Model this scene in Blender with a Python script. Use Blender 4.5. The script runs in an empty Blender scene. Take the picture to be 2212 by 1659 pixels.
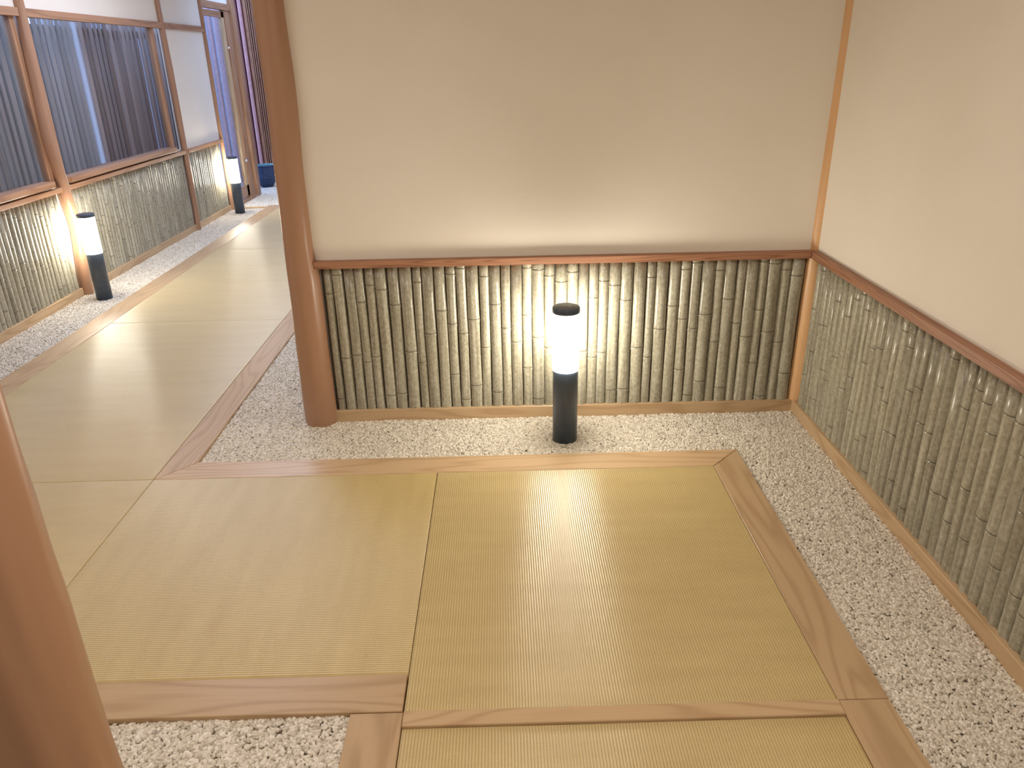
import bpy, bmesh, math, random
from mathutils import Vector, Matrix, noise

random.seed(7)
S = bpy.context.scene
C = S.collection

# ---------------------------------------------------------------- camera
cam_d = bpy.data.cameras.new('camera')
cam_d.sensor_fit = 'HORIZONTAL'; cam_d.sensor_width = 36.0
cam_d.lens = 36.0 * 1637.94 / 2212.0
cam_d.clip_start = 0.02; cam_d.clip_end = 60
cam = bpy.data.objects.new('camera', cam_d); C.objects.link(cam)
rt = Vector((0.99965808, -0.01911952, -0.01783723))
up = Vector((0.02395201, 0.39591427, 0.91797505))
fw = Vector((0.01048923, 0.91808841, -0.39623685))
cam.matrix_world = Matrix(((rt.x, up.x, -fw.x, 0), (rt.y, up.y, -fw.y, 0), (rt.z, up.z, -fw.z, 1.5), (0, 0, 0, 1)))
S.camera = cam

# ---------------------------------------------------------------- world, lights, exposure
S.view_settings.view_transform = 'Standard'
S.view_settings.look = 'None'
S.view_settings.gamma = 1.0
S.view_settings.use_curve_mapping = False
S.view_settings.exposure = 0.2
w = bpy.data.worlds.new('world'); S.world = w; w.use_nodes = True
bg = w.node_tree.nodes['Background']
bg.inputs[0].default_value = (0.40, 0.56, 0.97, 1); bg.inputs[1].default_value = 3.2

def area_light(name, loc, sx, sy, power, col, rot=(0, 0, 0)):
    d = bpy.data.lights.new(name, 'AREA'); d.shape = 'RECTANGLE'; d.size = sx; d.size_y = sy
    d.energy = power; d.color = col
    o = bpy.data.objects.new(name, d); C.objects.link(o); o.location = loc; o.rotation_euler = rot
    return o
area_light('fill_light', (0.3, 0.6, 2.36), 1.2, 1.2, 23, (1.0, 0.90, 0.79))  # unseen fill lights added below the ceiling to brighten the hall
area_light('fill_light', (-1.9, 1.6, 2.36), 0.8, 1.6, 18, (1.0, 0.92, 0.84))
area_light('fill_light', (-1.9, 5.4, 2.36), 0.8, 2.4, 46, (0.72, 0.79, 1.0))  # bluish fill, added to tint the corridor like daylight

# ---------------------------------------------------------------- node helpers
def new_mat(name):
    m = bpy.data.materials.new(name); m.use_nodes = True
    nt = m.node_tree; b = nt.nodes['Principled BSDF']
    return m, nt, b
def N(nt, typ, **kw):
    n = nt.nodes.new(typ)
    for k, v in kw.items():
        if k.startswith('_'): n.inputs[k[1:]].default_value = v
        else: setattr(n, k, v)
    return n
def ramp(nt, fac, stops):
    r = nt.nodes.new('ShaderNodeValToRGB')
    e = r.color_ramp.elements
    while len(e) < len(stops): e.new(0.5)
    for el, (p, c) in zip(e, stops): el.position = p; el.color = (*c, 1)
    nt.links.new(fac, r.inputs[0]); return r.outputs[0]
def coords(nt, scale):
    tc = N(nt, 'ShaderNodeTexCoord'); oi = N(nt, 'ShaderNodeObjectInfo')
    mp = N(nt, 'ShaderNodeMapping'); mp.inputs['Scale'].default_value = scale
    nt.links.new(tc.outputs['Object'], mp.inputs['Vector'])
    sc = N(nt, 'ShaderNodeMath', operation='MULTIPLY'); sc.inputs[1].default_value = 37.0
    nt.links.new(oi.outputs['Random'], sc.inputs[0])
    return mp.outputs[0], sc.outputs[0], oi
def bump(nt, b, h, strength, dist=0.001):
    bp = N(nt, 'ShaderNodeBump'); bp.inputs['Strength'].default_value = strength; bp.inputs['Distance'].default_value = dist
    nt.links.new(h, bp.inputs['Height']); nt.links.new(bp.outputs[0], b.inputs['Normal'])

def wood(name, light, dark, axis, rough=0.45, lines=9.0, contrast=1.0, across=9.0):
    """flat-sawn grain: contour lines of a stretched noise, running along axis"""
    m, nt, b = new_mat(name)
    a = 0.9; sc = [across, across, across]; sc['XYZ'.index(axis)] = a
    v, wv, oi = coords(nt, sc)
    n1 = N(nt, 'ShaderNodeTexNoise', noise_dimensions='4D', _Scale=1.0, _Detail=1.5, _Roughness=0.4)
    nt.links.new(v, n1.inputs['Vector']); nt.links.new(wv, n1.inputs['W'])
    mu = N(nt, 'ShaderNodeMath', operation='MULTIPLY'); mu.inputs[1].default_value = lines * 6.283
    nt.links.new(n1.outputs['Fac'], mu.inputs[0])
    si = N(nt, 'ShaderNodeMath', operation='SINE'); nt.links.new(mu.outputs[0], si.inputs[0])
    ma = N(nt, 'ShaderNodeMapRange'); ma.inputs[1].default_value = -1; ma.inputs[2].default_value = 1
    nt.links.new(si.outputs[0], ma.inputs[0])
    pw = N(nt, 'ShaderNodeMath', operation='POWER'); pw.inputs[1].default_value = 3.0
    nt.links.new(ma.outputs[0], pw.inputs[0])
    sf = [220, 220, 220]; sf['XYZ'.index(axis)] = 5
    v2, w2, _ = coords(nt, sf)
    n2 = N(nt, 'ShaderNodeTexNoise', noise_dimensions='4D', _Scale=1.0, _Detail=2.0)
    nt.links.new(v2, n2.inputs['Vector']); nt.links.new(w2, n2.inputs['W'])
    mx = N(nt, 'ShaderNodeMath', operation='MULTIPLY_ADD'); mx.inputs[1].default_value = 0.62 * contrast
    ad = N(nt, 'ShaderNodeMath', operation='MULTIPLY_ADD'); ad.inputs[1].default_value = 0.5 * contrast; ad.inputs[2].default_value = -0.22 * contrast
    nt.links.new(n2.outputs['Fac'], ad.inputs[0]); nt.links.new(pw.outputs[0], mx.inputs[0]); nt.links.new(ad.outputs[0], mx.inputs[2])
    c = ramp(nt, mx.outputs[0], [(0.0, light), (1.0, dark)])
    # board to board tone
    hs = N(nt, 'ShaderNodeHueSaturation'); mr = N(nt, 'ShaderNodeMapRange'); mr.inputs[3].default_value = 0.9; mr.inputs[4].default_value = 1.08
    nt.links.new(oi.outputs['Random'], mr.inputs[0]); nt.links.new(mr.outputs[0], hs.inputs['Value']); nt.links.new(c, hs.inputs['Color'])
    nt.links.new(hs.outputs[0], b.inputs['Base Color'])
    b.inputs['Roughness'].default_value = rough
    bump(nt, b, mx.outputs[0], 0.18, 0.0006)
    return m

HIN_L, HIN_D = (0.55, 0.385, 0.225), (0.35, 0.215, 0.105)
M = {}
for ax in 'XYZ':
    M['hinoki' + ax] = wood('pale_cypress_' + ax.lower(), HIN_L, HIN_D, ax, 0.34, 12, 0.75, 8)
    M['red' + ax] = wood('red_brown_wood_' + ax.lower(), (0.40, 0.20, 0.115), (0.20, 0.08, 0.04), ax, 0.5, 14, 1.0, 22)
    M['brown' + ax] = wood('warm_brown_wood_' + ax.lower(), (0.45, 0.25, 0.14), (0.26, 0.125, 0.06), ax, 0.42, 7)
M['log'] = wood('peeled_log', (0.385, 0.215, 0.13), (0.29, 0.155, 0.09), 'Z', 0.34, 3, 0.6, 7)
M['corner'] = wood('orange_corner_wood', (0.66, 0.40, 0.20), (0.52, 0.29, 0.13), 'Z', 0.4, 5, 0.6, 12)
M['darkred'] = wood('dark_red_boards', (0.22, 0.075, 0.06), (0.10, 0.03, 0.025), 'Z', 0.5, 7)
M['ceil'] = wood('ceiling_boards', (0.50, 0.34, 0.20), (0.36, 0.22, 0.12), 'Y', 0.6, 6)

# plaster
m, nt, b = new_mat('cream_plaster'); M['plaster'] = m
v, wv, oi = coords(nt, (1, 1, 1))
n1 = N(nt, 'ShaderNodeTexNoise', _Scale=1.3, _Detail=4.0, _Roughness=0.6); nt.links.new(v, n1.inputs['Vector'])
c = ramp(nt, n1.outputs['Fac'], [(0.35, (0.79, 0.735, 0.65)), (0.7, (0.83, 0.785, 0.70))])
nt.links.new(c, b.inputs['Base Color']); b.inputs['Roughness'].default_value = 0.85
n2 = N(nt, 'ShaderNodeTexNoise', _Scale=60.0, _Detail=5.0); nt.links.new(v, n2.inputs['Vector'])
bump(nt, b, n2.outputs['Fac'], 0.12, 0.002)

# tatami, ribs are geometry; this adds the weave and the slight colour change of the rush, plus painted groove shade
def tatami(axis):
    m, nt, b = new_mat('tatami_weave_' + axis.lower())
    sc = [1.0, 1.0, 1.0]; i = 'XY'.index(axis)
    s1 = [0, 0, 1]; s1[i] = 420; s1[1 - i] = 130
    v, wv, oi = coords(nt, s1)
    n1 = N(nt, 'ShaderNodeTexNoise', noise_dimensions='4D', _Scale=1.0, _Detail=1.0); nt.links.new(v, n1.inputs['Vector']); nt.links.new(wv, n1.inputs['W'])
    s2 = [0, 0, 1]; s2[i] = 18; s2[1 - i] = 3
    v2, w2, _ = coords(nt, s2)
    n2 = N(nt, 'ShaderNodeTexNoise', noise_dimensions='4D', _Scale=1.0, _Detail=3.0); nt.links.new(v2, n2.inputs['Vector']); nt.links.new(w2, n2.inputs['W'])
    mx = N(nt, 'ShaderNodeMath', operation='MULTIPLY_ADD'); mx.inputs[1].default_value = 0.45
    h = N(nt, 'ShaderNodeMath', operation='MULTIPLY'); h.inputs[1].default_value = 0.55
    nt.links.new(n2.outputs['Fac'], h.inputs[0]); nt.links.new(n1.outputs['Fac'], mx.inputs[0]); nt.links.new(h.outputs[0], mx.inputs[2])
    c = ramp(nt, mx.outputs[0], [(0.3, (0.53, 0.40, 0.165)), (0.7, (0.645, 0.51, 0.235))])
    at = N(nt, 'ShaderNodeAttribute', attribute_name='joint_or_shade')
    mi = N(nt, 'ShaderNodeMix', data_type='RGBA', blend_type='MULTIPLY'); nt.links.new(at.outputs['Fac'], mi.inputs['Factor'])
    nt.links.new(c, mi.inputs['A']); mi.inputs['B'].default_value = (0.66, 0.60, 0.50, 1)  # shade between the ribs, painted as a darker tone
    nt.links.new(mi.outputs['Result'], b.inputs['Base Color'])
    b.inputs['Roughness'].default_value = 0.37
    b.inputs['Specular IOR Level'].default_value = 1.0; b.inputs['IOR'].default_value = 1.65 if axis == 'Y' else 1.45
    b.inputs['Anisotropic'].default_value = 0.93
    b.inputs['Sheen Weight'].default_value = 0.22 if axis == 'Y' else 0.06; b.inputs['Sheen Roughness'].default_value = 0.35; b.inputs['Sheen Tint'].default_value = (1, 0.97, 1, 1)
    tg = N(nt, 'ShaderNodeCombineXYZ'); tg.inputs[i].default_value = 1.0
    nt.links.new(tg.outputs[0], b.inputs['Tangent'])
    bump(nt, b, n1.outputs['Fac'], 0.6, 0.0006)
    return m
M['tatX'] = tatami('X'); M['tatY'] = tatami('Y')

# bamboo canes
m, nt, b = new_mat('weathered_bamboo'); M['bamboo'] = m
v, wv, oi = coords(nt, (90, 90, 4))
n1 = N(nt, 'ShaderNodeTexNoise', noise_dimensions='4D', _Scale=1.0, _Detail=3.0); nt.links.new(v, n1.inputs['Vector']); nt.links.new(wv, n1.inputs['W'])
v2, w2, _ = coords(nt, (60, 60, 45))
n2 = N(nt, 'ShaderNodeTexNoise', noise_dimensions='4D', _Scale=1.6, _Detail=4.0, _Roughness=0.7); nt.links.new(v2, n2.inputs['Vector']); nt.links.new(w2, n2.inputs['W'])
mx = N(nt, 'ShaderNodeMath', operation='MULTIPLY_ADD'); mx.inputs[1].default_value = 0.5
h = N(nt, 'ShaderNodeMath', operation='MULTIPLY'); h.inputs[1].default_value = 0.5
nt.links.new(n2.outputs['Fac'], h.inputs[0]); nt.links.new(n1.outputs['Fac'], mx.inputs[0]); nt.links.new(h.outputs[0], mx.inputs[2])
c = ramp(nt, mx.outputs[0], [(0.36, (0.225, 0.200, 0.145)), (0.50, (0.345, 0.322, 0.245)), (0.62, (0.47, 0.45, 0.36))])
at = N(nt, 'ShaderNodeAttribute', attribute_name='joint_or_shade')
mi = N(nt, 'ShaderNodeMix', data_type='RGBA'); nt.links.new(at.outputs['Fac'], mi.inputs['Factor'])
nt.links.new(c, mi.inputs['A']); mi.inputs['B'].default_value = (0.09, 0.075, 0.05, 1)
hs = N(nt, 'ShaderNodeHueSaturation'); mr = N(nt, 'ShaderNodeMapRange'); mr.inputs[3].default_value = 0.86; mr.inputs[4].default_value = 1.12
nt.links.new(oi.outputs['Random'], mr.inputs[0]); nt.links.new(mr.outputs[0], hs.inputs['Value']); nt.links.new(mi.outputs['Result'], hs.inputs['Color'])
nt.links.new(hs.outputs[0], b.inputs['Base Color']); b.inputs['Roughness'].default_value = 0.26
bump(nt, b, n2.outputs['Fac'], 0.12, 0.001)

def plain(name, col, rough=0.5, metal=0.0, spec=0.5):
    m, nt, b = new_mat(name)
    v, wv, oi = coords(nt, (25, 25, 25))
    n = N(nt, 'ShaderNodeTexNoise', _Scale=1.0, _Detail=3.0); nt.links.new(v, n.inputs['Vector'])
    lo = tuple(x * 0.88 for x in col); hi = tuple(min(1, x * 1.1) for x in col)
    nt.links.new(ramp(nt, n.outputs['Fac'], [(0.3, lo), (0.7, hi)]), b.inputs['Base Color'])
    b.inputs['Roughness'].default_value = rough; b.inputs['Metallic'].default_value = metal; b.inputs['Specular IOR Level'].default_value = spec
    return m
M['backing'] = plain('dark_backing', (0.05, 0.042, 0.03), 0.9)
M['lampbody'] = plain('lamp_body_paint', (0.055, 0.075, 0.105), 0.3)  # navy paint, its blue lifted to stand in for lens glow
M['steel'] = plain('chrome', (0.75, 0.75, 0.78), 0.2, 1.0)
M['nail'] = plain('nail_head', (0.6, 0.58, 0.5), 0.25, 1.0)
M['palepole'] = plain('pale_pole_paint', (0.55, 0.42, 0.48), 0.6)
M['outer'] = plain('dark_backdrop_paint', (0.07, 0.055, 0.05), 0.8)
M['white'] = plain('blue_tinted_backdrop', (0.30, 0.36, 0.46), 0.8)  # blue put into the colour for the glow behind the door
M['soil'] = plain('gravel_bed', (0.34, 0.28, 0.215), 0.95)
M['slab'] = plain('concrete', (0.30, 0.29, 0.28), 0.9)
M['glaze_out'] = plain('blue_glaze', (0.02, 0.04, 0.10), 0.2)
M['glaze_in'] = plain('teal_glaze', (0.10, 0.26, 0.28), 0.25)
M['pinkpost'] = plain('pinkish_post', (0.50, 0.27, 0.27), 0.45)

m, nt, b = new_mat('lamp_diffuser'); M['diffuser'] = m
b.inputs['Base Color'].default_value = (0.9, 0.9, 0.9, 1)
b.inputs['Emission Color'].default_value = (1.0, 0.92, 0.77, 1); b.inputs['Emission Strength'].default_value = 46.0

def thin_glass(name, tint):
    m = bpy.data.materials.new(name); m.use_nodes = True; nt = m.node_tree; nt.nodes.clear()
    o = N(nt, 'ShaderNodeOutputMaterial'); t = N(nt, 'ShaderNodeBsdfTransparent'); t.inputs[0].default_value = (*tint, 1)
    g = N(nt, 'ShaderNodeBsdfGlossy'); g.inputs['Roughness'].default_value = 0.03
    f = N(nt, 'ShaderNodeFresnel', _IOR=1.5)
    ge = N(nt, 'ShaderNodeNewGeometry'); ir = N(nt, 'ShaderNodeMapRange'); ir.inputs[3].default_value = 1.5; ir.inputs[4].default_value = 1 / 1.5
    nt.links.new(ge.outputs['Backfacing'], ir.inputs[0]); nt.links.new(ir.outputs[0], f.inputs['IOR'])
    mx = N(nt, 'ShaderNodeMixShader')
    nt.links.new(f.outputs[0], mx.inputs[0]); nt.links.new(t.outputs[0], mx.inputs[1]); nt.links.new(g.outputs[0], mx.inputs[2]); nt.links.new(mx.outputs[0], o.inputs[0])
    return m
M['glass'] = thin_glass('window_glass', (0.9, 0.93, 0.96))

m, nt, b = new_mat('grey_slat'); M['slat'] = m
oi = N(nt, 'ShaderNodeObjectInfo')
v, wv, _ = coords(nt, (40, 40, 2.0))
n1 = N(nt, 'ShaderNodeTexNoise', noise_dimensions='4D', _Scale=1.0, _Detail=4.0); nt.links.new(v, n1.inputs['Vector']); nt.links.new(wv, n1.inputs['W'])
c1 = ramp(nt, oi.outputs['Random'], [(0.0, (0.27, 0.205, 0.165)), (0.35, (0.42, 0.325, 0.29)), (0.7, (0.31, 0.26, 0.23)), (1.0, (0.58, 0.455, 0.40))])
mi = N(nt, 'ShaderNodeMix', data_type='RGBA', blend_type='MULTIPLY'); mi.inputs['Factor'].default_value = 0.6
nt.links.new(c1, mi.inputs['A']); nt.links.new(ramp(nt, n1.outputs['Fac'], [(0.3, (0.7, 0.66, 0.62)), (0.7, (1, 1, 1))]), mi.inputs['B'])
nt.links.new(mi.outputs['Result'], b.inputs['Base Color']); b.inputs['Roughness'].default_value = 0.6

m, nt, b = new_mat('pebble'); M['pebble'] = m
oi = N(nt, 'ShaderNodeObjectInfo')
c1 = ramp(nt, oi.outputs['Random'], [(0.0, (0.42, 0.365, 0.295)), (0.2, (0.61, 0.555, 0.46)), (0.65, (0.74, 0.69, 0.59)), (1.0, (0.87, 0.83, 0.75))])
nt.links.new(c1, b.inputs['Base Color']); b.inputs['Roughness'].default_value = 0.5

# ---------------------------------------------------------------- object helpers
def tag(o, label=None, cat=None, group=None, kind=None):
    if label: o['label'] = label
    if cat: o['category'] = cat
    if group: o['group'] = group
    if kind: o['kind'] = kind
    return o
def mk(name, verts, faces, mat, parent=None, smooth=False, recenter=True, attr=None):
    """one mesh object; its origin goes to the middle of its foot (in the parent's space)"""
    vs = [Vector(v) for v in verts]
    if recenter:
        lo = Vector(min(v[i] for v in vs) for i in range(3)); hi = Vector(max(v[i] for v in vs) for i in range(3))
        org = Vector(((lo.x + hi.x) / 2, (lo.y + hi.y) / 2, lo.z))
    else: org = Vector((0, 0, 0))
    me = bpy.data.meshes.new(name); me.from_pydata([v - org for v in vs], [], faces); me.materials.append(M[mat] if isinstance(mat, str) else mat)
    if smooth: me.polygons.foreach_set('use_smooth', [True] * len(me.polygons))
    if attr:
        a = me.attributes.new('joint_or_shade', 'FLOAT', 'POINT'); a.data.foreach_set('value', attr)
    me.update()
    o = bpy.data.objects.new(name, me); C.objects.link(o)
    if parent is not None:
        o.parent = parent; org = org - Vector(parent.location)
    o.location = org
    return o
def empty(name, loc):
    o = bpy.data.objects.new(name, None); C.objects.link(o); o.location = loc; o.empty_display_size = 0.1
    return o
def inset(poly, d):
    n = len(poly); out = []
    for i in range(n):
        p0, p1, p2 = Vector(poly[i - 1]), Vector(poly[i]), Vector(poly[(i + 1) % n])
        e1 = (p1 - p0).normalized(); e2 = (p2 - p1).normalized()
        n1 = Vector((-e1.y, e1.x)); n2 = Vector((-e2.y, e2.x))
        k = n1 + n2; k = k * (d / max(0.2, k.dot(n1))) if k.length else n1 * d
        out.append((p1.x + k.x, p1.y + k.y))
    return out
def prism(name, poly, z0, z1, mat, bev=0.0015, parent=None):
    """poly counter-clockwise in plan; top edge eased"""
    n = len(poly); V = [(x, y, z0) for x, y in poly] + [(x, y, z1 - bev) for x, y in poly] + [(x, y, z1) for x, y in inset(poly, bev)]
    F = [tuple(range(n))[::-1]]
    for k in (0, 1):
        for i in range(n):
            j = (i + 1) % n; F.append((k * n + i, k * n + j, (k + 1) * n + j, (k + 1) * n + i))
    F.append(tuple(range(2 * n, 3 * n)))
    return mk(name, V, F, mat, parent)
def box(name, x0, x1, y0, y1, z0, z1, mat, parent=None, bev=0.0):
    if bev <= 0:
        V = [(x, y, z) for z in (z0, z1) for x, y in ((x0, y0), (x1, y0), (x1, y1), (x0, y1))]
        F = [(3, 2, 1, 0), (4, 5, 6, 7), (0, 1, 5, 4), (1, 2, 6, 5), (2, 3, 7, 6), (3, 0, 4, 7)]
        return mk(name, V, F, mat, parent)
    bm = bmesh.new(); bmesh.ops.create_cube(bm, size=1)
    for v in bm.verts: v.co = Vector(((x0 + x1) / 2 + v.co.x * (x1 - x0), (y0 + y1) / 2 + v.co.y * (y1 - y0), (z0 + z1) / 2 + v.co.z * (z1 - z0)))
    bmesh.ops.bevel(bm, geom=bm.edges[:], offset=bev, segments=2, affect='EDGES', profile=0.5)
    bm.verts.index_update()
    V = [v.co.copy() for v in bm.verts]; F = [tuple(v.index for v in f.verts) for f in bm.faces]; bm.free()
    return mk(name, V, F, mat, parent)
def lathe(name, prof, mat, cx, cy, z0=0, seg=40, parent=None, close_bottom=True, close_top=True):
    V = []; F = []
    for r, z in prof:
        for i in range(seg):
            a = 2 * math.pi * i / seg; V.append((cx + r * math.cos(a), cy + r * math.sin(a), z0 + z))
    for k in range(len(prof) - 1):
        for i in range(seg):
            j = (i + 1) % seg; F.append((k * seg + i, k * seg + j, (k + 1) * seg + j, (k + 1) * seg + i))
    if close_bottom: F.append(tuple(range(seg))[::-1])
    if close_top: F.append(tuple(range((len(prof) - 1) * seg, len(prof) * seg)))
    o = mk(name, V, F, mat, parent, smooth=True)
    return o
def log(name, path, mat, seed, seg=36, ripple=0.0016, step=0.035):
    """path: (x, y, z, r) knots"""
    V = []; F = []; z0 = path[0][2]; z1 = path[-1][2]; n = int((z1 - z0) / step) + 1
    for k in range(n + 1):
        z = z0 + (z1 - z0) * k / n
        for a, b_ in zip(path[:-1], path[1:]):
            if z <= b_[2] + 1e-6: break
        t = (z - a[2]) / (b_[2] - a[2]); t = t * t * (3 - 2 * t)
        x, y, r = (a[i] + (b_[i] - a[i]) * t for i in (0, 1, 3))
        for i in range(seg):
            an = 2 * math.pi * i / seg
            q = Vector((math.cos(an) * 2.6 + seed, math.sin(an) * 2.6, z * 3.2))
            q2 = Vector((math.cos(an) * 6 + seed, math.sin(an) * 6, z * 7))
            rr = r + ripple * noise.noise(q) * 1.6 + ripple * 0.7 * noise.noise(q2)
            V.append((x + rr * math.cos(an), y + rr * math.sin(an), z))
    for k in range(n):
        for i in range(seg):
            j = (i + 1) % seg; F.append((k * seg + i, k * seg + j, (k + 1) * seg + j, (k + 1) * seg + i))
    F.append(tuple(range(seg))[::-1]); F.append(tuple(range(n * seg, (n + 1) * seg)))
    return mk(name, V, F, mat, None, smooth=True)

# ---------------------------------------------------------------- plan (metres; camera stands at x=0 y=0)
XO, YO, XI, YI = 0.943, 2.721, 0.815, 2.591
XS, XLn, XG = -0.269, -1.374, -1.250
YF, YB2, Y1, XQ = 1.411, 1.3635, 1.536, -0.401
XCL, XCI = -2.604, -2.455
Y2, Y3, Y4 = 4.557, 6.523, 8.49
ZT = 0.012                      # top of the board frame
XR, YB = 1.318, 3.110           # plaster faces
XW = -2.965
ZC = 2.40
YN = -1.4                       # wall behind the camera

# ---------------------------------------------------------------- shell
tag(box('floor', -3.02, 1.42, YN, 9.7, -0.12, -0.03, 'slab'), 'grey concrete slab under the gravel and tatami walkway', 'floor', kind='structure')
tag(box('ground', -7.0, -3.02, 0.5, 13.0, -0.12, -0.03, 'slab'), 'grey ground outside the left windows', 'ground', kind='structure')
tag(box('ceiling', -3.02, 1.42, YN, 8.62, ZC, ZC + 0.06, 'ceil'), 'plain wooden board ceiling above the hall', 'ceiling', kind='structure')
def shell(name, prof, a0, a1, along, mat):
    """profile (distance, z) swept along x or y: a wall set back below the rail for the bamboo"""
    n = len(prof); V = [((a, d, z) if along == 'X' else (d, a, z)) for a in (a0, a1) for d, z in prof]
    F = [tuple(range(n)), tuple(range(n, 2 * n))[::-1]] + [(i, n + i, n + (i + 1) % n, (i + 1) % n) for i in range(n)]
    o = mk(name, V, F, mat); bm = bmesh.new(); bm.from_mesh(o.data); bmesh.ops.recalc_face_normals(bm, faces=bm.faces[:]); bm.to_mesh(o.data); bm.free()
    return o
tag(shell('wall_back', [(YB + 0.024, -0.03), (3.24, -0.03), (3.24, ZC), (YB, ZC), (YB, 0.712), (YB + 0.024, 0.712)], -0.80, 1.42, 'X', 'plaster'), 'cream plaster wall facing the camera, above the grey bamboo panel', 'wall', kind='structure')
tag(shell('wall_right', [(XR + 0.024, -0.03), (1.42, -0.03), (1.42, ZC), (XR, ZC), (XR, 0.712), (XR + 0.024, 0.712)], YN, YB, 'Y', 'plaster'), 'cream plaster wall on the right side', 'wall', kind='structure')
tag(box('wall_rear', -3.02, 1.42, YN - 0.1, YN, -0.03, ZC, 'plaster'), 'cream plaster wall behind the camera', 'wall', kind='structure')
tag(box('wall_corridor', -0.80, -0.70, 3.24, 10.3, -0.03, ZC, 'plaster'), 'cream plaster wall along the right side of the corridor', 'wall', kind='structure')

# left wall: plaster with the window and door openings left free
lw = empty('wall_left', (XW, 5, 0)); tag(lw, 'pale plaster wall with bamboo base on the far left', 'wall', kind='structure')
ZW0, ZW1 = 0.795, 1.788         # window opening
box('lower_plaster', XW - 0.05, XW - 0.026, YN, 8.50, -0.03, ZW0 - 0.04, 'plaster', lw)
box('upper_plaster', XW - 0.05, XW, YN, 8.50, 1.80, ZC, 'plaster', lw)
box('side_plaster', XW - 0.05, XW, 7.52, 8.50, ZW0 - 0.06, 1.80, 'plaster', lw)
box('side_plaster', XW - 0.05, XW, YN, 3.05, ZW0 - 0.06, 1.80, 'plaster', lw)
box('upper_plaster', XW - 0.05, XW, 8.50, 9.5, 2.085, ZC, 'plaster', lw)

# end of the corridor: dark red boards with a rounded post
we = empty('wall_end', (-2.9, 10.62, 0)); tag(we, 'dark red ribbed board wall at the far end of the corridor', 'wall', kind='structure')
box('backing_board', -3.37, -0.70, 10.62, 10.66, -0.03, 2.7, 'darkred', we)
x = -3.36
for wd in [0.06] * 3:
    box('board', x, x + wd, 10.595, 10.62, 0.03, 2.7, 'darkred', we, 0.004); x += 0.074
box('board', -3.145, -3.105, 10.585, 10.62, 0.03, 2.7, 'redZ', we, 0.004)
x = -3.096
while x < -0.74:
    box('batten', x, x + (0.012 if x < -2.6 else 0.034), 10.585, 10.62, 0.03, 2.7, 'redZ', we, 0.002); x += 0.026 if x < -2.6 else 0.062
box('bottom_rail', -3.37, -0.70, 10.57, 10.62, -0.03, 0.03, 'redX', we, 0.003)
tag(log('round_post', [(-3.175, 10.56, -0.02, 0.022), (-3.175, 10.56, 1.3, 0.021), (-3.175, 10.56, 2.7, 0.022)], 'pinkpost', 4.4, 20, 0.0006, 0.1),
    'slim pinkish round post before the dark red boards', 'post')

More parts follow.
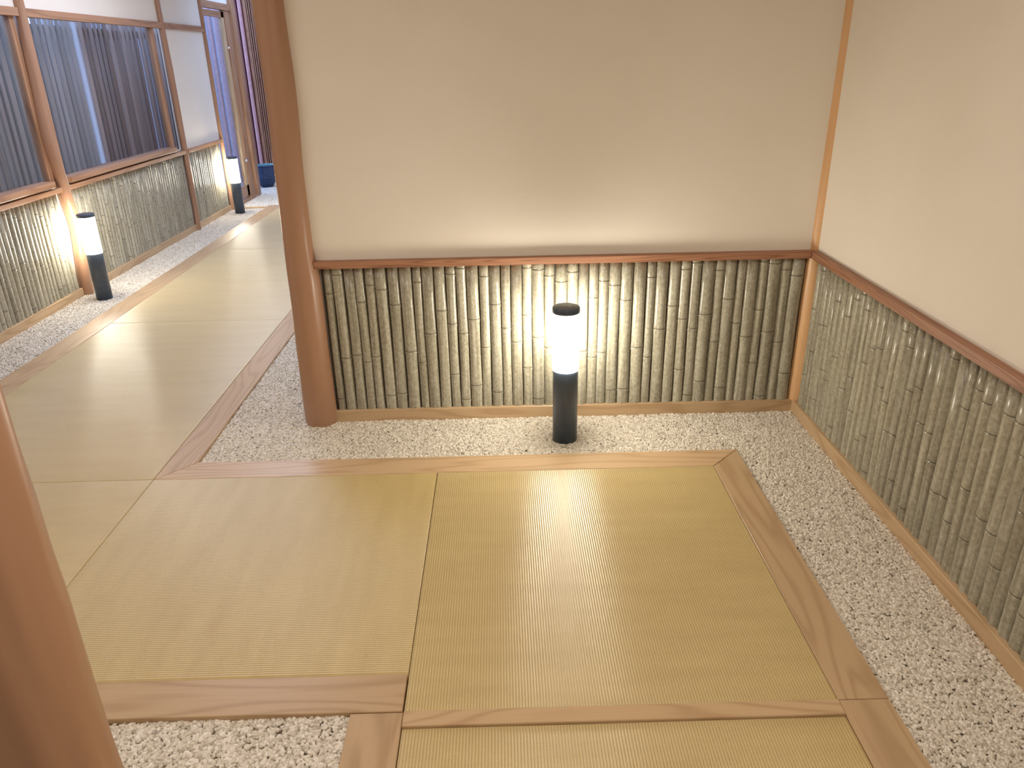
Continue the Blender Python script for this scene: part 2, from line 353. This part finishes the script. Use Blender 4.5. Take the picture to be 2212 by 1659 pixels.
# ---------------------------------------------------------------- gravel beds (uncountable pebbles)
def pebble_group():
    g = bpy.data.node_groups.new('pebbles', 'GeometryNodeTree')
    g.interface.new_socket('Geometry', in_out='INPUT', socket_type='NodeSocketGeometry')
    g.interface.new_socket('Density', in_out='INPUT', socket_type='NodeSocketFloat')
    g.interface.new_socket('Size', in_out='INPUT', socket_type='NodeSocketFloat')
    g.interface.new_socket('Geometry', in_out='OUTPUT', socket_type='NodeSocketGeometry')
    n = g.nodes; L = g.links
    gi = n.new('NodeGroupInput'); go = n.new('NodeGroupOutput')
    dp = n.new('GeometryNodeDistributePointsOnFaces'); L.new(gi.outputs[0], dp.inputs['Mesh']); L.new(gi.outputs[1], dp.inputs['Density'])
    off = n.new('FunctionNodeRandomValue'); off.data_type = 'FLOAT_VECTOR'
    off.inputs[0].default_value = (0, 0, 0.001); off.inputs[1].default_value = (0, 0, 0.0065)
    # gentle unevenness of the bed
    nz = n.new('ShaderNodeTexNoise'); nz.inputs['Scale'].default_value = 4.0; nz.inputs['Detail'].default_value = 1.0
    pos = n.new('GeometryNodeInputPosition'); L.new(pos.outputs[0], nz.inputs['Vector'])
    mr = n.new('ShaderNodeMapRange'); mr.inputs[3].default_value = -0.006; mr.inputs[4].default_value = 0.006; L.new(nz.outputs[0], mr.inputs[0])
    cx = n.new('ShaderNodeCombineXYZ'); L.new(mr.outputs[0], cx.inputs[2])
    ad = n.new('ShaderNodeVectorMath'); L.new(off.outputs[0], ad.inputs[0]); L.new(cx.outputs[0], ad.inputs[1])
    sp = n.new('GeometryNodeSetPosition'); L.new(dp.outputs['Points'], sp.inputs[0]); L.new(ad.outputs[0], sp.inputs['Offset'])
    ico = n.new('GeometryNodeMeshIcoSphere'); ico.inputs['Radius'].default_value = 1.0; ico.inputs['Subdivisions'].default_value = 2
    nz2 = n.new('ShaderNodeTexNoise'); nz2.inputs['Scale'].default_value = 1.1; nz2.inputs['Detail'].default_value = 0.5
    sb = n.new('ShaderNodeVectorMath'); sb.operation = 'SUBTRACT'; L.new(nz2.outputs['Color'], sb.inputs[0]); sb.inputs[1].default_value = (0.5, 0.5, 0.5)
    sc = n.new('ShaderNodeVectorMath'); sc.operation = 'SCALE'; L.new(sb.outputs[0], sc.inputs[0]); sc.inputs['Scale'].default_value = 0.9
    sp2 = n.new('GeometryNodeSetPosition'); L.new(ico.outputs[0], sp2.inputs[0]); L.new(sc.outputs[0], sp2.inputs['Offset'])
    ss = n.new('GeometryNodeSetShadeSmooth'); L.new(sp2.outputs[0], ss.inputs[0])
    sm = n.new('GeometryNodeSetMaterial'); sm.inputs['Material'].default_value = M['pebble']; L.new(ss.outputs[0], sm.inputs[0])
    rot = n.new('FunctionNodeRandomValue'); rot.data_type = 'FLOAT_VECTOR'; rot.inputs[0].default_value = (-0.5, -0.5, 0); rot.inputs[1].default_value = (0.5, 0.5, 6.283); rot.inputs['Seed'].default_value = 3
    e2r = n.new('FunctionNodeEulerToRotation'); L.new(rot.outputs[0], e2r.inputs[0])
    scl = n.new('FunctionNodeRandomValue'); scl.data_type = 'FLOAT_VECTOR'; scl.inputs[0].default_value = (0.7, 0.6, 0.5); scl.inputs[1].default_value = (1.35, 1.05, 0.95); scl.inputs['Seed'].default_value = 9
    s2 = n.new('ShaderNodeVectorMath'); s2.operation = 'SCALE'; L.new(scl.outputs[0], s2.inputs[0]); L.new(gi.outputs[2], s2.inputs['Scale'])
    ip = n.new('GeometryNodeInstanceOnPoints'); L.new(sp.outputs[0], ip.inputs['Points']); L.new(sm.outputs[0], ip.inputs['Instance']); L.new(e2r.outputs[0], ip.inputs['Rotation']); L.new(s2.outputs[0], ip.inputs['Scale'])
    jg = n.new('GeometryNodeJoinGeometry'); L.new(gi.outputs[0], jg.inputs[0]); L.new(ip.outputs[0], jg.inputs[0])
    L.new(jg.outputs[0], go.inputs[0])
    return g
PG = pebble_group()
SOCK = {s.name: s.identifier for s in PG.interface.items_tree if s.in_out == 'INPUT'}
def gravel(rects, density, size, label, z=-0.006):
    V = []; F = []
    for x0, x1, y0, y1 in rects:
        i = len(V); V += [(x0, y0, z), (x1, y0, z), (x1, y1, z), (x0, y1, z)]; F.append((i, i + 1, i + 2, i + 3))
    o = mk('gravel', V, F, 'soil'); tag(o, label, 'gravel', kind='stuff')
    md = o.modifiers.new('pebbles', 'NODES'); md.node_group = PG
    md[SOCK['Density']] = float(density); md[SOCK['Size']] = float(size)
    return o
XRF, YBF = 1.297, 3.090
gravel([(XG, XRF, YO, YBF), (XO, XRF, -0.2, YO), (XG, -0.81, YBF, 8.6)], 46000, 0.0054, 'cream gravel bed in front of the back wall and along the right wall')
gravel([(XG, XQ, -0.2, YF)], 40000, 0.0062, 'cream gravel patch at the bottom left beside the near log pillar')
gravel([(-2.962, XCL, 1.5, 8.56)], 32000, 0.0048, 'cream gravel strip along the left wall of the corridor')
gravel([(-3.75, XCL, 8.62, 10.57), (XCL, -0.81, 8.70, 10.56)], 22000, 0.0055, 'bluish lit gravel beyond the glass door around the blue pot')

# ---------------------------------------------------------------- boards framing the mats
tn = 0
def trim(poly, ax, label, z0=-0.03, z1=ZT, mat='hinoki', bev=0.0018):
    global tn; tn += 1
    o = prism('trim_%d' % tn, poly, z0, z1, mat + ax, bev); tag(o, label, 'board', kind='structure'); return o
g_ = 0.0008
trim([(XLn + g_, YI + g_), (XI - g_, YI + g_), (XO - 0.001, YO), (XG + 0.001, YO)], 'X', 'long pale wood board between the back gravel and the mats, mitred at both ends')
trim([(XI + g_, YF + g_), (XO, YF + g_), (XO, YO - 0.001), (XI + g_, YI - 0.001)], 'Y', 'pale wood board with swirling grain right of the large mat')
trim([(XI + 0.012, YN + 0.02), (XO + 0.012, YN + 0.02), (XO, YF - g_), (XI, YF - g_)], 'Y', 'plain pale board at the bottom right beside the gravel')
trim([(XS + g_, YB2), (XI - g_, YB2), (XI - g_, YF - g_), (XS + g_, YF - g_)], 'X', 'narrow cross bar of wood between the large mat and the bottom mat', z1=ZT + 0.004)
trim([(XG + g_, YF), (XS - 0.003, YF), (XS - 0.003, Y1 - g_), (XG + g_, Y1 - g_)], 'X', 'wide wood board below the left mat above the gravel patch', z1=ZT + 0.003)
trim([(XQ, YN + 0.02), (XS - g_, YN + 0.02), (XS - g_, YF - 0.001), (XQ, YF - 0.001)], 'Y', 'short pale board with a dark grain line between the gravel patch and bottom mat')
trim([(XLn + g_, YN + 0.02), (XG, YN + 0.02), (XG, Y1), (XLn + g_, Y1)], 'Y', 'wood board beside the corridor mats behind the near log pillar')
trim([(XLn + g_, YI + 0.001), (XG, YO + 0.001), (XG, 8.60), (XLn + g_, 8.60)], 'Y', 'brownish wood board right of the corridor mats, running to the log post')
trim([(XCL, YN + 0.02), (XCI - g_, YN + 0.02), (XCI - g_, 8.60), (XCL, 8.60)], 'Y', 'long wood board left of the corridor mats beside the gravel strip')
trim([(-2.962, 8.565), (XCL - 0.001, 8.565), (XCL - 0.001, 8.61), (-2.962, 8.61)], 'X', 'thin wooden cross strip behind the farthest lamp', z1=0.016)
trim([(XCL, 8.602), (-0.82, 8.602), (-0.82, 8.70), (XCL, 8.70)], 'X', 'wood board closing the far end of the corridor mats')

# ---------------------------------------------------------------- tatami mats
def mat_(x0, x1, y0, y1, rib, label, top=ZT + 0.001, seed=0.0, edge=0.0035):
    """rib: axis the ribs run along"""
    p = 0.0076; a = 0.00022
    x0 += 0.0017; x1 -= 0.0017; y0 += 0.0017; y1 -= 0.0017
    if rib == 'Y': c0, c1, l0, l1 = x0, x1, y0, y1
    else: c0, c1, l0, l1 = y0, y1, x0, x1
    nr = int(round((c1 - c0) / p)); nc = nr * 6; nl = 26
    cs = [c0 + (c1 - c0) * i / nc for i in range(nc + 1)]
    ls = [l0, l0 + 0.0012, l0 + edge] + [l0 + (l1 - l0) * k / nl for k in range(1, nl)] + [l1 - edge, l1 - 0.0012, l1]
    V = []; F = []; A = []; W_ = len(cs)
    for l in ls:
        de = min(l - l0, l1 - l)
        for i, c in enumerate(cs):
            dc = min(c - c0, c1 - c)
            drop = 0.0009 * max(0, 1 - de / edge) ** 2 + 0.0009 * max(0, 1 - dc / edge) ** 2
            und = 0.0009 * noise.noise(Vector((c * 3.0 + seed, l * 3.0, seed)))
            z = top + a * math.cos(6.28318 * nr * (c - c0) / (c1 - c0)) - drop + und - 0.0004
            V.append((c, l, z) if rib == 'Y' else (l, c, z))
            A.append(max(0.0, -math.cos(6.28318 * nr * (c - c0) / (c1 - c0))) ** 1.5)  # groove shade for the colour, strongest between ribs
    for k in range(len(ls) - 1):
        for i in range(W_ - 1):
            q = (k * W_ + i, k * W_ + i + 1, (k + 1) * W_ + i + 1, (k + 1) * W_ + i)
            F.append(q if rib == 'Y' else q[::-1])
    # skirt
    bd = list(range(W_)) + [k * W_ + W_ - 1 for k in range(1, len(ls))] + [(len(ls) - 1) * W_ + i for i in range(W_ - 2, -1, -1)] + [k * W_ for k in range(len(ls) - 2, 0, -1)]
    b0 = len(V)
    for i in bd: V.append((V[i][0], V[i][1], -0.028)); A.append(1.0)  # skirt gets the full shade tone so the seams look dark
    n = len(bd)
    for i in range(n):
        j = (i + 1) % n; q = (bd[j], bd[i], b0 + i, b0 + j); F.append(q if rib == 'Y' else q[::-1])
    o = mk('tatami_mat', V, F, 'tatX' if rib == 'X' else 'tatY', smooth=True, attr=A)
    return tag(o, label, 'mat', 'tatami mats of the walkway')
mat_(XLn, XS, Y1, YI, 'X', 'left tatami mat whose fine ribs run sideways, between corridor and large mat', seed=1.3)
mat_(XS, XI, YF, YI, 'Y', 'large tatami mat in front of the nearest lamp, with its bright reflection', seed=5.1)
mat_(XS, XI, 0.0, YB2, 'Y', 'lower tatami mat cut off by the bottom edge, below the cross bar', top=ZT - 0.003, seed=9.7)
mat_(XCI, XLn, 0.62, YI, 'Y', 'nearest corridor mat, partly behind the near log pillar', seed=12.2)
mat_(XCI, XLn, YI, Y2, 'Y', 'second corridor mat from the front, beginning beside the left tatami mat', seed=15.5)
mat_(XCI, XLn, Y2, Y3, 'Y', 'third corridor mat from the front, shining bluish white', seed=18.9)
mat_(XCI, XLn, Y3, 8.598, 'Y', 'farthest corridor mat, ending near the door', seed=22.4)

# ---------------------------------------------------------------- baseboards and rails
tag(prism('baseboard_back', [(-0.775, YBF), (XRF, YBF), (XR, YB), (-0.775, YB)], -0.03, 0.055, 'hinokiX', 0.002), 'pale brown base board under the bamboo of the back wall', 'baseboard', kind='structure')
tag(prism('baseboard_right', [(XRF, YN + 0.01), (XR, YN + 0.01), (XR, YB), (XRF, YBF - 0.0005)], -0.03, 0.055, 'hinokiY', 0.002), 'orange lit base board under the bamboo of the right wall', 'baseboard', kind='structure')
for i, (y0, y1, lb) in enumerate(((2.0, 5.235, 'base board below the nearest left bamboo panel'), (5.345, 7.462, 'base board below the middle left bamboo panel'), (7.535, 8.495, 'short base board below the farthest left bamboo panel'))):
    tag(box('baseboard_left_%d' % (i + 1), XW - 0.012, XW + 0.012, y0, y1, -0.03, 0.058, 'hinokiY', None, 0.002), lb, 'baseboard', kind='structure')
tn += 1
tag(prism('trim_%d' % tn, [(-0.772, 3.075), (1.2865, 3.075), (XR, YB), (-0.772, YB)], 0.709, 0.738, 'redX', 0.0012), 'red brown rail between plaster and bamboo on the back wall', 'rail', kind='structure')
tn += 1
tag(prism('trim_%d' % tn, [(1.288, YN + 0.01), (XR, YN + 0.01), (XR, YB - 0.001), (1.288, 3.073)], 0.709, 0.738, 'redY', 0.0012), 'red brown rail between plaster and bamboo on the right wall', 'rail', kind='structure')
for y0, y1, lb in ((2.0, 5.25, 'orange lit rail above the nearest left bamboo panel'), (5.34, 7.468, 'rail under the sill above the middle left bamboo panel'), (7.53, 8.50, 'rail under plaster above the farthest left bamboo panel')):
    tn += 1; tag(box('trim_%d' % tn, XW, -2.932, y0, y1, 0.718, 0.749, 'brownY', None, 0.0015), lb, 'rail', kind='structure')
for y0, y1, lb in ((2.0, 5.262, 'transom rail above the window at the left edge'), (5.345, 7.472, 'transom rail above the middle window'), (7.525, 8.50, 'short transom rail over the bare plaster field')):
    tn += 1; tag(box('trim_%d' % tn, XW - 0.03, -2.940, y0, y1, 1.785, 1.834, 'brownY', None, 0.0015), lb, 'rail', kind='structure')

# ---------------------------------------------------------------- bamboo panels
def cane_mesh(w_, z0, z1, nodes, seed, depth=0.68):
    rnd = random.Random(seed); r = w_ / 2; seg = 8; V = []; F = []; A = []
    zs = sorted(nodes); rings = []
    rings.append((z0, 1.0, 0.0))
    cut = [z0] + zs + [z1]
    for i in range(len(cut) - 1):
        a, b_ = cut[i], cut[i + 1]
        if i: rings += [(a + 0.0012, 1.03, 0.75), (a + 0.004, 1.055, 0.1), (a + 0.016, 1.0, 0)]
        if b_ - a > 0.12: rings.append(((a + b_) / 2, 0.955, 0))
        if b_ < z1: rings += [(b_ - 0.018, 0.985, 0), (b_ - 0.006, 1.06, 0), (b_ - 0.002, 1.08, 0.1), (b_ - 0.0008, 0.97, 0.9)]
    rings.append((z1, 1.0, 0.0))
    rings = sorted(x for x in rings if z0 <= x[0] <= z1)
    ph = rnd.uniform(0, 6.28)
    for z, s, j in rings:
        dx = 0.0012 * math.sin(z * 7 + ph)
        for k in range(seg + 1):
            an = math.pi * k / seg
            V.append((-r * s * math.cos(an) * 0.99 + dx, -depth * r * s * math.sin(an), z)); A.append(j)
    n = seg + 1
    for i in range(len(rings) - 1):
        for k in range(seg): F.append((i * n + k, i * n + k + 1, (i + 1) * n + k + 1, (i + 1) * n + k))
    F.append(tuple(range((len(rings) - 1) * n, len(rings) * n)))
    me = bpy.data.meshes.new('bamboo_cane'); me.from_pydata(V, [], F); me.materials.append(M['bamboo'])
    me.polygons.foreach_set('use_smooth', [True] * (len(F) - 1) + [False])
    a = me.attributes.new('joint_or_shade', 'FLOAT', 'POINT'); a.data.foreach_set('value', A); me.update()
    return me
def bamboo_panel(origin, rotz, length, canes, label, z0, z1, group='bamboo wainscot panels'):
    """local x runs along the wall, local -y faces the room; canes: (centre, width, nodes)"""
    root = empty('bamboo_panel', origin); root.rotation_euler.z = rotz
    tag(root, label, 'panel', group)
    bb = box('backing_board', 0, length, 0.001, 0.012, z0, z1, 'backing'); bb.parent = root
    V = []; F = []
    for i, (c, w_, nd) in enumerate(canes):
        o = bpy.data.objects.new('bamboo_cane', cane_mesh(w_, z0, z1, nd, i * 13 + int(length * 100))); C.objects.link(o)
        o.parent = root; o.location = (c, 0, 0)
        # nail heads
        zz = [z1 - 0.03, (z0 + z1) / 2 + (0.03 if i % 2 else -0.01), z0 + 0.09] if i % 3 else [z1 - 0.025, z0 + 0.2]
        for z in zz:
            if min([abs(z - q) for q in nd] + [1]) < 0.012: continue
            b0 = len(V); r = 0.0018; y = -0.68 * w_ / 2 * 0.96
            dx = 0.0
            for k in range(6): V.append((c + dx + r * math.cos(k * 1.0472), y, z + r * math.sin(k * 1.0472)))
            V.append((c + dx, y - 0.0016, z))
            for k in range(6): F.append((b0 + (k + 1) % 6, b0 + k, b0 + 6))
    nl = mk('nail_heads', V, F, 'nail', None, smooth=True, recenter=False); nl.parent = root; nl['kind'] = 'stuff'
    return root
BK = [(-0.747, -0.715, [0.594, 0.107]), (-0.711, -0.666, [0.675, 0.302]), (-0.662, -0.618, [0.315]), (-0.617, -0.578, [0.554, 0.281]), (-0.575, -0.536, [0.628, 0.306]), (-0.533, -0.484, [0.608, 0.119]), (-0.481, -0.433, [0.54, 0.128]), (-0.43, -0.378, [0.326]), (-0.374, -0.337, [0.636, 0.273]), (-0.336, -0.287, [0.406]), (-0.284, -0.238, [0.509]), (-0.235, -0.195, [0.668, 0.448, 0.213]), (-0.192, -0.15, [0.692, 0.403, 0.091]), (-0.148, -0.098, [0.467, 0.158]), (-0.095, -0.055, [0.655, 0.337]), (-0.053, -0.006, [0.532, 0.123]), (-0.003, 0.036, [0.424]), (0.038, 0.085, [0.36]), (0.087, 0.127, [0.688, 0.481, 0.236]), (0.128, 0.18, [0.68, 0.379, 0.086]), (0.181, 0.222, [0.652, 0.33]), (0.227, 0.276, [0.625, 0.3]), (0.279, 0.325, [0.666, 0.351]), (0.326, 0.369, [0.309]), (0.371, 0.411, [0.551, 0.279]), (0.412, 0.454, [0.624, 0.301]), (0.455, 0.504, [0.605, 0.12]), (0.506, 0.558, [0.538, 0.125]), (0.56, 0.613, [0.321]), (0.615, 0.653, [0.635, 0.273]), (0.655, 0.707, [0.404]), (0.709, 0.756, [0.507]), (0.757, 0.801, [0.666, 0.447, 0.211]), (0.803, 0.846, [0.694, 0.403, 0.086]), (0.846, 0.902, [0.466, 0.154]), (0.902, 0.943, [0.658, 0.339]), (0.943, 0.995, [0.532, 0.12]), (0.996, 1.034, [0.422]), (1.034, 1.087, [0.36]), (1.087, 1.126, [0.691, 0.48, 0.235]), (1.127, 1.182, [0.683, 0.38, 0.075]), (1.183, 1.225, [0.654, 0.33]), (1.225, 1.281, [0.629, 0.182])]
PX0 = -0.755
bamboo_panel((PX0, 3.115, 0), 0.0, 2.05, [((a + b_) / 2 - PX0, (b_ - a) * 1.0 + 0.001, nd) for a, b_, nd in BK],
             'grey bamboo panel on the back wall behind the nearest lamp', 0.054, 0.7095)
RC = [(3.045, [.5, .2]), (3.005, [.676, .324]), (2.956, [.46]), (2.914, [.469, .14]), (2.874, [.292]), (2.828, [.265, .6]), (2.782, [.386]), (2.730, [.572, .105]), (2.678, [.653, .294]), (2.633, [.686, .36]), (2.592, [.64, .24]), (2.546, [.453]), (2.506, [.526, .162]), (2.461, [.543, .2]), (2.409, [.418, .08]), (2.362, [.381]), (2.326, [.654, .29]), (2.279, [.616, .3]), (2.229, [.483, .15]), (2.183, [.513]), (2.134, [.414, .1]), (2.086, [.406]), (2.037, [.671, .33]), (1.987, [.25]), (1.941, [.554, .26]), (1.903, [.63, .2]), (1.858, [.61, .34]), (1.812, [.54, .2])]
rnd = random.Random(5); y = 1.812
while y > 0.3:
    y -= rnd.uniform(0.043, 0.052); z = rnd.uniform(0.42, 0.69); RC.append((y, [q for q in (z, z - rnd.uniform(0.24, 0.34)) if q > 0.08]))
ys = [c for c, _ in RC]; rc = []
for i, (c, nd) in enumerate(RC):
    hi = (ys[i - 1] + c) / 2 if i else c + 0.022
    lo = (ys[i + 1] + c) / 2 if i + 1 < len(ys) else c - 0.022
    rc.append((3.085 - (hi + lo) / 2, hi - lo - 0.0005, nd))
bamboo_panel((1.324, 3.085, 0), -math.pi / 2, 2.85, rc, 'grey bamboo panel with glossy highlights on the right wall', 0.050, 0.7095)
PAT = [((a + b_) / 2 + 0.662, b_ - a + 0.001, nd) for a, b_, nd in BK[2:23]]
def pattern(length, off):
    out = []; base = -off
    while base < length:
        for c, w_, nd in PAT:
            if w_ / 2 < c + base < length - w_ / 2: out.append((c + base, w_, nd))
        base += 0.988
    return out
for y0, y1, off, lb in ((3.168, 5.232, 0.30, 'nearest left bamboo panel, bright yellow beside the second lamp'), (5.347, 7.46, 0.12, 'middle left bamboo panel between the two log posts below the window'), (7.537, 8.50, 0.62, 'farthest left bamboo panel beside the farthest lamp')):
    bamboo_panel((XW - 0.0115, y0, 0), math.pi / 2, y1 - y0, pattern(y1 - y0, off), lb, 0.05, 0.7185)

# ---------------------------------------------------------------- posts
tag(log('log_post', [(-0.829, 3.105, -0.028, 0.0665), (-0.827, 3.105, 0.04, 0.0715), (-0.828, 3.105, 0.33, 0.0685), (-0.826, 3.105, 0.64, 0.066), (-0.832, 3.105, 0.80, 0.058), (-0.831, 3.105, 1.04, 0.057), (-0.824, 3.105, 1.38, 0.0595), (-0.828, 3.105, 1.70, 0.058), (-0.83, 3.105, 2.4, 0.057)], 'log', 1.0),
    'tall peeled reddish log post at the left end of the back wall', 'post')
tag(log('log_post', [(-0.576, 0.70, -0.028, 0.071), (-0.577, 0.70, 0.5, 0.066), (-0.576, 0.70, 1.0, 0.0645), (-0.576, 0.70, 1.6, 0.063), (-0.576, 0.70, 2.4, 0.062)], 'log', 7.0, 48, 0.0032, 0.02),
    'dark nearest log pillar cut off by the left edge', 'post')
tag(log('log_post', [(-2.955, 5.285, -0.028, 0.044), (-2.955, 5.287, 0.12, 0.042), (-2.955, 5.335, 0.46, 0.040), (-2.955, 5.30, 0.72, 0.043), (-2.955, 5.26, 1.05, 0.044), (-2.955, 5.285, 1.48, 0.044), (-2.955, 5.307, 1.85, 0.033), (-2.955, 5.31, 2.4, 0.033)], 'log', 13.0),
    'orange glowing log post beside the second lamp', 'post')
tag(log('log_post', [(-2.955, 7.465, -0.028, 0.029), (-2.955, 7.49, 0.2, 0.027), (-2.955, 7.485, 1.2, 0.029), (-2.955, 7.465, 2.0, 0.027), (-2.955, 7.46, 2.4, 0.027)], 'log', 19.0),
    'slim log post right of the middle window', 'post')
tag(log('log_post', [(-2.955, 8.52, -0.028, 0.022), (-2.955, 8.525, 1.2, 0.022), (-2.955, 8.53, 2.4, 0.021)], 'log', 23.0),
    'slim post beside the glass door, behind the farthest lamp', 'post')
tag(log('log_post', [(-2.955, 3.12, -0.028, 0.042), (-2.955, 3.12, 1.2, 0.042), (-2.955, 3.12, 2.4, 0.04)], 'log', 29.0),
    'log post on the left wall just outside the left edge', 'post')
tag(log('corner_post', [(1.338, 3.132, -0.028, 0.056), (1.338, 3.132, 0.708, 0.055), (1.334, 3.126, 0.74, 0.043), (1.334, 3.126, 1.6, 0.040), (1.334, 3.126, 2.4, 0.039)], 'corner', 31.0, 32, 0.0006),
    'slim orange post in the corner between back and right wall', 'post')

# ---------------------------------------------------------------- windows
def window(n, y0, y1, label):
    r = empty('window_%d' % n, (-2.985, (y0 + y1) / 2, ZW0)); tag(r, label, 'window', kind='structure')
    box('pane', -2.988, -2.983, y0, y1, ZW0, ZW1, 'glass', r)
    box('frame_strip', -3.01, -2.968, y1, y1 + 0.055, ZW0 - 0.03, ZW1 + 0.02, 'brownZ', r, 0.0015)
    box('frame_strip', -3.01, -2.968, y0 - 0.04, y0, ZW0 - 0.03, ZW1 + 0.02, 'brownZ', r, 0.0015)
    box('frame_strip', -3.01, -2.968, y0, y1, ZW1, ZW1 + 0.02, 'hinokiY', r, 0.0015)
    box('sill', -3.01, -2.917, y0 - 0.03, y1 - 0.03, 0.763, 0.801, 'brownY', r, 0.004)
    box('outer_sill', -3.07, -3.012, y0 - 0.02, y1 + 0.02, 0.74, 0.79, 'brownY', r, 0.003)
window(1, 3.19, 5.19, 'window cut by the left edge, grey slats behind the glass')
window(2, 5.40, 7.26, 'large window with grey and lavender slats behind the glass')

# ---------------------------------------------------------------- glass door with its frame
d = empty('door_1', (-2.97, 9.0, 0)); tag(d, 'narrow glass door glowing blue at the end of the left wall', 'door', kind='structure')
box('pane', -2.985, -2.980, 8.56, 9.165, 0.17, 1.945, 'glass', d)
box('top_rail', -3.0, -2.965, 8.54, 9.24, 1.945, 2.005, 'brownY', d, 0.002)
box('bottom_rail', -3.0, -2.965, 8.54, 9.24, 0.05, 0.17, 'brownY', d, 0.002)
box('stile', -3.0, -2.965, 9.165, 9.24, 0.05, 2.005, 'hinokiZ', d, 0.002)
box('lintel', -3.01, -2.94, 8.54, 9.43, 2.02, 2.085, 'brownY', d, 0.002)
box('jamb', -3.01, -2.955, 9.25, 9.40, 0.0, 2.02, 'brownZ', d, 0.002)
box('threshold', -3.01, -2.93, 8.545, 9.42, -0.02, 0.03, 'brownY', d, 0.002)
k1 = lathe('knob', [(0.006, 0), (0.012, 0.003), (0.016, 0.012), (0.013, 0.024), (0.004, 0.028)], 'steel', -2.955, 9.225, 1.63, 16, d)
k2 = lathe('knob', [(0.008, 0), (0.016, 0.003), (0.018, 0.015), (0.016, 0.03), (0.006, 0.034)], 'steel', -2.950, 9.225, 0.425, 16, d)
tag(box('square_post', -3.02, -2.925, 9.43, 9.55, -0.03, 2.6, 'brownZ', None, 0.004), 'square brown post right of the glass door, left of the blue pot', 'post')

# ---------------------------------------------------------------- slats outside
sf = empty('slatted_fence', (-3.33, 5.7, -0.03)); tag(sf, 'grey lavender slatted fence outside the two windows', 'fence')
rnd = random.Random(11); y = 3.0
while y < 8.6:
    wd = rnd.choice((0.040, 0.044, 0.058))
    box('slat', -3.338 - rnd.choice((0, 0.006)), -3.326, y, y + wd, 0.10, 1.86, 'slat', sf); y += wd + rnd.choice((0.030, 0.036, 0.040))
box('cross_rail', -3.365, -3.344, 2.95, 8.65, 0.35, 0.41, 'slat', sf)
box('cross_rail', -3.365, -3.344, 2.95, 8.65, 1.72, 1.78, 'slat', sf)
for yy in (3.0, 5.4, 7.8): box('fence_post', -3.42, -3.365, yy, yy + 0.06, -0.03, 1.86, 'slat', sf)
for yy, wd, lb in ((9.80, 0.07, 'left'), (10.06, 0.08, 'right')):
    tag(box('pole', -3.36, -3.31, yy, yy + wd, -0.03, 2.6, 'palepole', None, 0.004), 'pale lavender pole outside the glass door, %s of two' % lb, 'pole', 'pale poles outside the glass door')
tag(box('wall_fence_backdrop', -3.92, -3.82, 1.8, 8.9, -0.03, 1.78, 'outer'), 'added dark backdrop wall behind the slatted fence', 'wall', kind='structure')  # wall added so the gaps between the slats stay dark
tag(box('wall_door_backdrop', -7.0, -2.2, 12.9, 13.0, -0.03, 3.2, 'white'), 'added blue tinted backdrop wall seen through the glass door', 'wall', kind='structure')  # wall added to give the glass door its blue glow

# ---------------------------------------------------------------- bollard lamps
def lamp(x, y, label):
    r = empty('bollard_lamp', (x, y, -0.02)); tag(r, label, 'lamp', 'bollard lamps in the gravel')
    lathe('lamp_body', [(0.0515, 0), (0.0515, 0.34), (0.0505, 0.343)], 'lampbody', x, y, -0.02, 48, r)
    lathe('diffuser', [(0.0535, 0.323), (0.0535, 0.566)], 'diffuser', x, y, 0.0, 48, r)
    lathe('cap', [(0.0545, 0.566), (0.0552, 0.568), (0.0552, 0.584), (0.0535, 0.588), (0.050, 0.5895), (0.0, 0.590)], 'lampbody', x, y, 0.0, 48, r, close_top=False)
    return r
lamp(0.253, 2.871, 'nearest bollard lamp, lit white in front of the back wall')
lamp(-2.772, 5.154, 'middle bollard lamp beside the orange log post at the left')
lamp(-2.806, 8.316, 'farthest bollard lamp before the blue glass door')

# ---------------------------------------------------------------- blue pot
pr = empty('plant_pot', (-3.02, 10.15, -0.01)); tag(pr, 'round ribbed dark blue ceramic pot on the far gravel', 'pot')
prof = [(0.052, 0), (0.062, 0.006), (0.090, 0.035), (0.112, 0.075), (0.125, 0.12)]
z = 0.13
while z < 0.262:
    prof += [(0.129, z), (0.132, z + 0.006), (0.129, z + 0.014), (0.1265, z + 0.018)]; z += 0.022
prof += [(0.131, 0.27), (0.135, 0.276), (0.135, 0.286), (0.131, 0.290)]
lathe('pot_wall', prof, 'glaze_out', -3.02, 10.15, -0.01, 48, pr, close_top=False)
lathe('pot_inside', [(0.0, 0.04), (0.06, 0.04), (0.10, 0.09), (0.118, 0.16), (0.122, 0.27), (0.126, 0.289), (0.131, 0.290)], 'glaze_in', -3.02, 10.15, -0.01, 48, pr, close_bottom=False, close_top=False)
